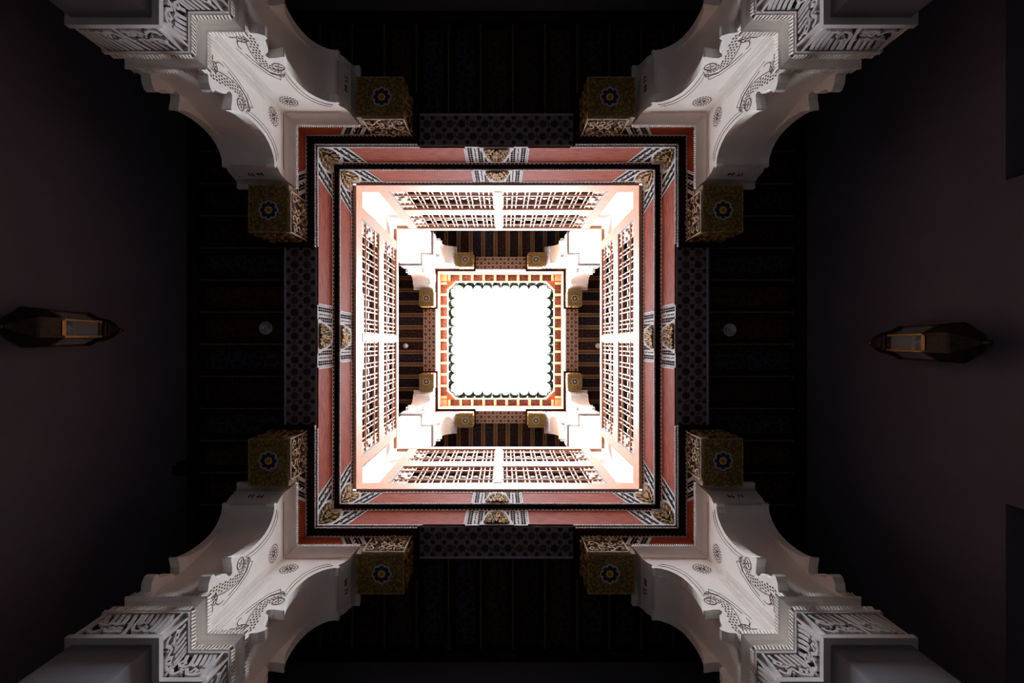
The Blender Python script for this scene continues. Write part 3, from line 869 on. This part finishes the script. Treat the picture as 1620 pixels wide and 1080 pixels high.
# ------------------------------------------------------------------ corner bracket beams resting on the pillars
def corner_bracket(loc, label, group):
    root = thing('corner_bracket', label, 'bracket', group, loc)
    E, TB = 0.825, 0.29
    z0, z1, zb = 0.0, 0.163, -0.14          # relative to the pillar top
    MB().rings([Lp(0.0, E, TB, z0), Lp(0.0, E, TB, z1)]).build('bracket_arm', 'darkwood', root)
    MB().rings([Lp(0.052, E - 0.012, TB, z1), Lp(0.052, E - 0.012, TB, z1 + 0.028)]).build('cap_plate', 'darkwood', root)
    for k in range(2):
        U, N = ((-X, -Y), (-Y, -X))[k]
        Wd = (Y, X)[k]
        blk = MB()
        a, b = (U * 0.482, U * E)
        # hanging end block
        pts = [a, b, b + Wd * TB, a + Wd * TB]
        lo = [p + Z * zb for p in pts]
        hi = [p + Z * z0 for p in pts]
        blk.rings([lo, hi])
        end = blk.build('end_block', 'olive', root)
        # rosette on its underside
        c = U * 0.665 + Wd * (TB / 2) + Z * zb
        fr = (c, X, Y, -Z)
        rz_ = MB()
        def lobe(q):
            return 0.053 + 0.014 * abs(math.cos(4 * q)) ** 0.6
        petals = [(lobe(q) * math.cos(q), lobe(q) * math.sin(q)) for q in [2 * math.pi * i / 64 for i in range(65)]]
        rz_.poly(fr, petals[:-1], -0.003, 0.002, 1)
        rz_.ribbon(fr, petals, 0.011, -0.003, 0.006, 0)
        for i in range(8):
            q = 2 * math.pi * i / 8
            rz_.disc(fr, 0.021 * math.cos(q), 0.021 * math.sin(q), 0.0085, 0, 0.005, 2, 7)
        rz_.disc(fr, 0, 0, 0.014, 0, 0.0065, 3, 8)
        rz_.build('rosette', ['lilac', 'navy', 'yellow', 'gilt'], end)
        rim = MB()
        for p, q in ((0.482, 0.492), (E - 0.010, E)):
            rim.rect((Z * zb, U, Wd, -Z), p, q, 0.0, TB, -0.001, 0.004)
        rim.rect((Z * zb, U, Wd, -Z), 0.492, E - 0.01, 0.0, 0.010, -0.001, 0.004)
        rim.rect((Z * zb, U, Wd, -Z), 0.492, E - 0.01, TB - 0.01, TB, -0.001, 0.004)
        rim.build('gilt_rim', 'gilt', end)
        # court face: carved field, checker bands, red panel
        fr = (V3((0, 0, 0)), U, Z, N)
        wh, bl, ca = MB(), MB(), MB()
        MB().poly(fr, [(0.0, 0.0), (0.34, 0.0), (0.28, z1 - 0.042), (0.0, z1 - 0.042)], 0, 0.006).build('red_panel', 'red', root)
        wh.ribbon(fr, [(0.0, z1 - 0.037), (0.283, z1 - 0.037)], 0.009, 0, 0.009)
        wh.ribbon(fr, [(0.346, 0.0), (0.286, z1 - 0.05)], 0.011, 0, 0.009)
        wh.poly(fr, [(0.352, 0.0), (0.520, 0.0), (0.455, z1 - 0.045), (0.292, z1 - 0.045)], 0, 0.004)
        wh.rect(fr, 0.0, E, z1 - 0.034, z1 - 0.004, 0, 0.004)
        for q in (0.362, 0.440):
            checker_band(bl, fr, [(q, 0.005), (q - 0.058, z1 - 0.05), (q - 0.012, z1 - 0.05), (q + 0.046, 0.005)], 2, 5, 0.003, 0.0065, 0.3)
        for i in range(2):
            uu = 0.418 - 0.03 * i
            bl.rect(fr, uu, uu + 0.009, 0.02 + 0.045 * i, 0.05 + 0.045 * i, 0.003, 0.0065)
        checker_band(bl, fr, [(0.0, z1 - 0.029), (E, z1 - 0.029), (E, z1 - 0.008), (0.0, z1 - 0.008)], 1, 26, 0.003, 0.0065, 0.4)
        # carved block face
        arabesque(ca, fr, 0.530, E - 0.015, zb + 0.015, z1 - 0.055, 17 + k, n=12)
        ca.ribbon(fr, [(0.525, zb + 0.02), (0.525, z1 - 0.05), (0.655, z1 - 0.05), (0.68, z1 - 0.015), (0.705, z1 - 0.05), (E - 0.005, z1 - 0.05), (E - 0.005, zb + 0.006), (0.53, zb + 0.006)], 0.010, 0, 0.013, 0)
        stuff(wh.build('white_border', 'white', root))
        stuff(bl.build('checker_inlay', 'black', root))
        ca.build('carving', ['cream', 'gilt'], root)
        MB().rect(fr, 0.536, E - 0.001, zb + 0.001, z1 - 0.05, -0.001, 0.0015).build('carving_ground', 'recess', root)
        # end of the arm: shallower carving
        fe = (U * E, Wd, Z, U)
        ca = MB()
        arabesque(ca, fe, 0.015, TB - 0.015, zb + 0.015, z1 - 0.03, 23 + k, n=9)
        ca.build('end_carving', ['gilt', 'recess'], root)
        # beaded white line on the cap plate edge
        wb = MB()
        fp = (N * 0.052, U, Z, N)
        n = 40
        for i in range(n):
            u = -0.05 + (E + 0.09) * i / n
            wb.rect(fp, u, u + (E + 0.09) / n * 0.8, z1 + 0.006, z1 + 0.026, 0, 0.007)
        stuff(wb.build('bead_line', 'white', root))
    return root

cb = corner_bracket((HX0, HY0, H(3.402)), 'x', 'carved corner brackets on the ground floor pillars')
for i, (nm, sx, sy, rz) in enumerate(QUAD):
    t = 'dark carved L-shaped wooden bracket on the ground floor pillar at the %s' % nm
    if i == 0:
        cb['label'] = t
    else:
        clone(cb, t, (sx * HX0, sy * HY0, H(3.402)), rz)
ub = None
for i, (nm, sx, sy, rz) in enumerate(QUAD):
    t = 'bright gold-ended L-shaped bracket on the upper floor pillar at the %s' % nm
    o = clone(cb, t, (sx * UX0, sy * UY0, H(3.402 + DZ)), rz)
    o['group'] = 'gold-ended brackets on the upper floor pillars'

# ------------------------------------------------------------------ lattice screens of the upper gallery
def lattice_meshes():
    h = 0.61
    p = MB()
    for s in (-1, 1):
        prof = []
        def add(r, z):
            prof.append((r, z))
        add(0.013, 0)
        for z0, z1 in ((0.0, 0.125), (0.17, 0.44), (0.485, 0.61)):
            m = (z0 + z1) / 2
            add(0.014, z0 + 0.004)
            add(0.013, z0 + 0.018)
            add(0.008, z0 + 0.032)
            add(0.011, m)
            add(0.008, z1 - 0.032)
            add(0.013, z1 - 0.018)
            add(0.014, z1 - 0.004)
        p.lathe(prof, (s * 0.022, 0, 0), 7, sy=0.55)
    p.lathe([(0.008, -0.022), (0.012, -0.010), (0.012, 0.010), (0.008, 0.022)], (0, 0, 0.305), 6, 'x')
    # flattened drop in the middle opening
    k = MB()
    k.lathe([(0.004, -0.008), (0.030, -0.006), (0.033, 0.0), (0.030, 0.006), (0.004, 0.008)], (PIT / 2, 0, 0.235), 12, 'y', sy=1.25)
    return p.mesh('spindle_pair', 'spindle'), k.mesh('knob', 'knob')
PIT = 0.131
SP, KN = lattice_meshes()

def lattice_screen(hl, d, rz, n, label):
    root = thing('lattice_screen', label, 'screen', 'lattice screens of the upper gallery', (0, 0, 0), rz)
    e = 0.0425
    def rail(name, z0, z1, y0, y1, m, l):
        mb = MB().box(-l, l, d + y0, d + y1, H(z0), H(z1))
        return mb.build(name, m, root)
    rail('bottom_rail', Z_B2 + 0.0, 4.555, 0.0, 0.04, 'peach', hl)
    rail('middle_rail', 5.185, 5.395, 0.004, 0.036, 'peach', hl - 0.26)
    rail('top_rail', 6.02, Z_RAIL, 0.0, 0.04, 'peach', hl)
    MB().box(-e, e, d - 0.003, d + 0.039, H(4.555), H(6.02)).build('mullion', 'plaster', root)
    for s in (-1, 1):
        a, b = sorted((s * (hl - 0.165), s * (hl - 0.26)))
        MB().box(a, b, d + 0.002, d + 0.038, H(4.555), H(6.02)).build('stile', 'peach', root)
        # thin cover strip beside the stile
        a, b = sorted((s * (hl - 0.26), s * (hl - 0.275)))
        MB().box(a, b, d - 0.002, d + 0.03, H(4.555), H(6.02)).build('bead', 'white', root)
    span = (hl - 0.275) - e
    pit = span / n
    for tz in (4.565, 5.405):
        for s in (-1, 1):
            a, b = sorted((s * e, s * (hl - 0.275)))
            for q0, q1 in ((0.122, 0.173), (0.437, 0.488)):
                mb = MB()
                m = H(tz + (q0 + q1) / 2)
                r = (q1 - q0) / 2
                ring = [(0.012 * math.cos(t), r * math.sin(t)) for t in [2 * math.pi * i / 8 for i in range(8)]]
                mb.rings([[(a, d + 0.02 + p, m + q) for p, q in ring], [(b, d + 0.02 + p, m + q) for p, q in ring]], smooth=True)
                mb.build('cross_bar', 'spindle', root)
            for k in range(n + 1):
                u = s * (e + k * pit)
                if k == 0:
                    u = s * (e + 0.03)
                elif k == n:
                    u = s * (hl - 0.275 - 0.03)
                obj('spindle_pair', SP, root, (u, d + 0.02, H(tz)))
            for k in range(n):
                o = obj('knob', KN, root, (s * (e + (k + 0.5) * pit) - PIT / 2, d + 0.02, H(tz)))
    return root
lattice_screen(HX3, HY3, 0.0, 8, 'pale turned-wood lattice screen along the lower side of the upper gallery')
lattice_screen(HX3, HY3, math.pi, 8, 'pale turned-wood lattice screen along the upper side of the upper gallery')
lattice_screen(HY3, HX3, math.pi / 2, 9, 'pale turned-wood lattice screen along the left side of the upper gallery')
lattice_screen(HY3, HX3, -math.pi / 2, 9, 'pale turned-wood lattice screen along the right side of the upper gallery')

# ------------------------------------------------------------------ upper beams, eaves and roof tiles
def geo_soffit(mb, fr, half, w):
    """interlaced polygons: cells between tan bands"""
    n = max(6, round(2 * half / 0.085))
    st = 2 * half / n
    rows = 3
    sv = w / rows
    for r in range(rows):
        for k in range(n):
            cu = -half + (k + 0.5) * st
            cv = (r + 0.5) * sv
            rr = st * 0.42
            if (k + r) % 2 == 0:
                mb.disc(fr, cu, cv, rr, -0.002, 0.003, 0, 6)
            else:
                mb.poly(fr, [(cu - rr, cv), (cu - rr * 0.3, cv + rr * 0.55), (cu + rr, cv), (cu + rr * 0.3, cv - rr * 0.55)], -0.002, 0.003)
        for k in range(n + 1):
            cu = -half + k * st
            if abs(cu) < half - 0.02 and r:
                mb.disc(fr, cu, r * sv, st * 0.13, -0.002, 0.003, 0, 5)

def upper_beam(hl, d, rz, soff_half, label):
    root = thing('eave_beam', label, 'beam', 'eave beams under the roof edge', (0, 0, 0), rz)
    w = 0.272
    z0 = DZ + Z_SOF
    lng = hl if abs(math.sin(rz)) < .5 else hl + w
    MB().box(-lng, lng, d + 0.04, d + w, H(z0) + 0.01, H(10.60)).build('beam_core', 'darkwood', root)
    MB().box(-hl, hl, d, d + 0.04, H(z0), H(10.60)).build('fascia', 'peach', root)
    MB().box(-hl, hl, d - 0.012, d, H(10.0), H(10.03)).build('fascia_bead', 'peach', root)
    sof = MB().box(-soff_half, soff_half, d + 0.004, d + w, H(z0) - 0.003, H(z0) + 0.012).build('patterned_soffit', 'geo_ground', root)
    g = MB()
    geo_soffit(g, (V3((0, d + 0.01, H(z0) - 0.003)), X, Y, -Z), soff_half - 0.01, w - 0.02)
    stuff(g.build('geometric_inlay', 'geo_cell', sof))
    # joist ends under the eave with painted boards between
    di = d - 0.145
    n = round(2 * (hl - 0.2) / 0.272)
    st = 2 * (hl - 0.2) / n
    for k in range(n + 1):
        u = -hl + 0.2 + k * st
        MB().box(u - 0.028, u + 0.028, di, d, H(10.52), H(10.60)).build('joist_end', 'peach', root)
        if k < n:
            MB().box(u + 0.03, u + st - 0.03, di + 0.012, d, H(10.575), H(10.60)).build('eave_panel', 'pan_maroon', root)
    MB().box(-hl + 0.145, hl - 0.145, di - 0.025, di, H(10.54), H(10.66)).build('eave_board', 'peach', root)
    MB().box(-hl, hl, di, d + 0.04, H(10.602), H(10.66)).build('eave_decking', 'orange', root)
    # steep glazed channel tiles along the roof edge
    nt = round(2 * (hl - 0.30) / 0.212)
    tw = 2 * (hl - 0.30) / nt
    me = TILE.setdefault(round(tw, 4), tile_mesh(tw / 2))
    for k in range(nt):
        obj('roof_tile', me, root, (-hl + 0.30 + (k + 0.5) * tw, di - 0.185, H(10.735)), (math.radians(72), 0, 0))
    return root

TILE = {}
def tile_mesh(r):
    """half-round channel, open side up, axis along local y (front end at y=0)"""
    mb = MB()
    n = 10
    L = 0.62
    th = 0.014
    outer0 = [(-r * math.cos(math.pi * i / n), 0, -r * math.sin(math.pi * i / n)) for i in range(n + 1)]
    inner0 = [(-(r - th) * math.cos(math.pi * i / n), 0, -(r - th) * math.sin(math.pi * i / n)) for i in range(n, -1, -1)]
    ring0 = outer0 + inner0
    ring1 = [(p[0] * 0.99, L, p[2] * 0.99) for p in ring0]
    mb.rings([ring0, ring1], True, False, smooth=False)
    m = len(ring0)
    mb.add(ring0, [(i, i + 1, m - 2 - i, m - 1 - i) for i in range(n)])
    mb.add(ring1, [(i, i + 1, m - 2 - i, m - 1 - i) for i in range(n)])
    return mb.mesh('roof_tile', 'tile')

upper_beam(UXF, UYF, 0.0, 0.555, 'pale eave beam with green roof tiles on the lower side of the sky opening')
upper_beam(UXF, UYF, math.pi, 0.555, 'pale eave beam with green roof tiles on the upper side of the sky opening')
upper_beam(UYF, UXF, math.pi / 2, 0.69, 'pale eave beam with green roof tiles on the left side of the sky opening')
upper_beam(UYF, UXF, -math.pi / 2, 0.69, 'pale eave beam with green roof tiles on the right side of the sky opening')

def eave_corner(sx, sy, rz, nm):
    root = thing('eave_corner_board', 'orange triangular eave board with green tiles at the %s of the sky' % nm, 'board', 'corner boards of the sky opening', (sx * (UXF - 0.145), sy * (UYF - 0.145), H(10.535)), rz)
    q = 0.20
    mb = MB().rings([[(0, 0, 0), (-q, 0, 0), (0, -q, 0)], [(0, 0, 0.03), (-q, 0, 0.03), (0, -q, 0.03)]])
    mb.build('soffit_board', 'orange', root)
    MB().box(0.0, 0.145, 0.0, 0.145, 0.03, 0.066).build('corner_joist_end', 'peach', root)
    fr = (V3((-q, 0, 0)), V3((q, -q, 0)).normalized(), Z, V3((-1, -1, 0)).normalized())
    MB().rect(fr, -0.01, q * 1.414 + 0.01, 0.0, 0.16, -0.004, 0.022).build('eave_board', 'peach', root)
    me = TILE.setdefault('c', tile_mesh(0.07))
    dv = V3((q, -q, 0)).normalized()
    nv = V3((-1, -1, 0)).normalized()
    for k in range(2):
        c = V3((-q, 0, 0.19)) + dv * (0.0714 + 0.141 * k) + nv * 0.105
        obj('roof_tile', me, root, c, (Matrix.Rotation(-math.pi / 4, 3, 'Z') @ Matrix.Rotation(math.radians(72), 3, 'X')).to_euler())
for nm, sx, sy, rz in QUAD:
    eave_corner(sx, sy, rz, nm)

# ------------------------------------------------------------------ lanterns, lamps, corbel
def lantern(x, y, sx, label):
    zb = H(2.245)
    root = thing('wall_lantern', label, 'lantern', 'wall lanterns', (x, y, zb), 0.0 if sx < 0 else math.pi)
    n = 6
    R0 = math.pi / 6
    rw, zl, zt = 0.103, 0.140, 0.525           # body radius, lower and upper rims
    lower = MB().lathe([(0.016, 0.045), (0.045, 0.062), (rw * 1.02, zl - 0.012), (rw * 1.06, zl), (rw, zl + 0.012)], n=n, smooth=False, rot=R0)
    lo = lower.build('lower_cone', 'dark_metal', root)
    MB().lathe([(0.004, 0.0), (0.014, 0.010), (0.009, 0.022), (0.016, 0.036), (0.012, 0.05)], n=8).build('drop_finial', 'dark_metal', root)
    fr = MB()
    def vert(k, r, z):
        a = R0 + 2 * math.pi * k / n
        return V3((r * math.cos(a), r * math.sin(a), z))
    r_top = 0.093
    for k in range(n):
        p, q = vert(k, rw, zl), vert(k, r_top, zt)
        a = R0 + 2 * math.pi * k / n
        c, s = math.cos(a), math.sin(a)
        rings = []
        for b in (p, q):
            rings.append([b + V3((c, s, 0)) * 0.006, b + V3((-s, c, 0)) * 0.009, b - V3((c, s, 0)) * 0.006, b + V3((s, -c, 0)) * 0.009])
        mid = [p * 0.63 + q * 0.37 for p, q in zip(*rings)]
        fr.rings([rings[0], mid], mi=1)
        fr.rings([mid, rings[1]])
    for z0, z1, r in ((zl, zl + 0.022, rw), (0.268, 0.290, 0.099), (zt - 0.022, zt, r_top)):
        rings = [[vert(k, rr, zz) for k in range(n)] for rr, zz in ((r + 0.004, z0), (r + 0.004, z1), (r - 0.008, z1), (r - 0.008, z0), (r + 0.004, z0))]
        fr.rings(rings, True, False, 1 if z0 < 0.2 or z0 > 0.4 else 0)
    fr.build('lantern_frame', ['brass', 'dark_metal'], root)
    for k in range(n):
        a0, a1 = vert(k, rw - 0.003, zl), vert(k + 1, rw - 0.003, zl)
        b0, b1 = vert(k, 0.096, 0.279), vert(k + 1, 0.096, 0.279)
        c0, c1 = vert(k, r_top - 0.003, zt), vert(k + 1, r_top - 0.003, zt)
        nrm = V3(((a0 + a1).x, (a0 + a1).y, 0)).normalized() * 0.003
        MB().rings([[a0, a1, a1 - nrm, a0 - nrm], [b0, b1, b1 - nrm, b0 - nrm]]).build('pierced_panel', 'dark_metal', root)
        MB().rings([[b0, b1, b1 - nrm, b0 - nrm], [c0, c1, c1 - nrm, c0 - nrm]]).build('pane', 'glass', root)
    MB().lathe([(0.016, 0.28), (0.016, 0.40), (0.012, 0.405), (0.003, 0.42)], n=10).build('candle_bulb', 'lampwhite', root)
    MB().lathe([(r_top + 0.012, zt), (r_top + 0.006, zt + 0.016), (0.082, zt + 0.024), (0.084, zt + 0.040), (0.074, zt + 0.052)], n=n, smooth=False, rot=R0).build('collar', 'dark_metal', root)
    MB().lathe([(0.074, zt + 0.05), (0.076, zt + 0.075), (0.070, zt + 0.11), (0.055, zt + 0.15), (0.035, zt + 0.18), (0.012, zt + 0.205), (0.008, zt + 0.215)], n=12).build('dome', 'dark_metal', root)
    MB().lathe([(0.006, zt + 0.21), (0.015, zt + 0.224), (0.006, zt + 0.238), (0.010, zt + 0.248), (0.002, zt + 0.265)], n=8).build('top_finial', 'brass', root)
    # iron arm back to the wall
    reach = WX - abs(x)
    br = MB()
    br.box(-reach, -0.07, -0.008, 0.008, zt + 0.02, zt + 0.04)
    br.box(-reach, -reach + 0.012, -0.03, 0.03, zt - 0.06, zt + 0.10)
    br.box(-reach, -0.09, -0.006, 0.006, zl + 0.0, zl + 0.012)
    br.build('wall_arm', 'dark_metal', root)
    return root
lantern(-2.47, -0.030, -1, 'dark brass six-sided lantern on the left gallery wall')
lantern(2.47, 0.052, 1, 'dark brass six-sided lantern on the right gallery wall')

def spiral_lamp(x, y, label):
    zc = H(3.93)
    root = thing('spiral_lamp', label, 'lamp', 'spiral lamps under the ground floor gallery ceiling', (x, y, zc))
    MB().lathe([(0.036, 0.0), (0.040, -0.045), (0.050, -0.085), (0.054, -0.100), (0.053, -0.108), (0.046, -0.108), (0.040, -0.085), (0.012, -0.075)], n=24).build('lamp_holder', 'lampwhite', root)
    MB().lathe([(0.030, -0.078), (0.030, -0.098), (0.010, -0.099)], n=20).build('lamp_base', 'lampring', root)
    hx = MB()
    rings = []
    for i in range(61):
        t = i / 60
        a = t * 3.2 * 2 * math.pi
        r = 0.031 - 0.017 * t
        c = V3((r * math.cos(a), r * math.sin(a), -0.102 - 0.05 * t))
        rd = V3((math.cos(a), math.sin(a), 0))
        rings.append([c + rd * (0.0055 * math.cos(q)) + Z * (0.0055 * math.sin(q)) for q in [2 * math.pi * k / 6 for k in range(6)]])
    hx.rings(rings, True, True, smooth=True)
    hx.build('spiral_tube', 'lampwhite', root)
    MB().lathe([(0.008, -0.148), (0.020, -0.158), (0.018, -0.166), (0.004, -0.170)], n=14).build('tube_tip', 'lampwhite', root)
spiral_lamp(-1.945, -0.07, 'small white spiral lamp under the dark left gallery ceiling')
spiral_lamp(1.960, -0.055, 'small white spiral lamp under the dark right gallery ceiling')

def globe_lamp(x, y, label):
    zc = H(10.10)
    root = thing('globe_lamp', label, 'lamp', 'globe lamps under the upper gallery ceiling', (x, y, zc))
    MB().lathe([(0.035, 0.0), (0.035, -0.03), (0.022, -0.05), (0.022, -0.09)], n=14).build('lamp_holder', 'lampwhite', root)
    MB().lathe([(0.02, -0.08), (0.045, -0.10), (0.060, -0.14), (0.055, -0.175), (0.030, -0.20), (0.004, -0.206)], n=18).build('globe', 'lampwhite', root)
globe_lamp(-2.08, 0.125, 'small white globe lamp under the upper left gallery ceiling')
globe_lamp(2.13, 0.125, 'small white globe lamp under the upper right gallery ceiling')

cb_ = MB()
cb_.box(-WX - 0.02, -WX + 0.085, 1.03, 1.135, H(3.71), H(3.83))
cb_.box(-WX, -WX + 0.05, 1.05, 1.115, H(3.66), H(3.71))
tag(cb_.build('wall_corbel', 'darkwood'), 'small dark wooden corbel at the top of the left wall', 'corbel')
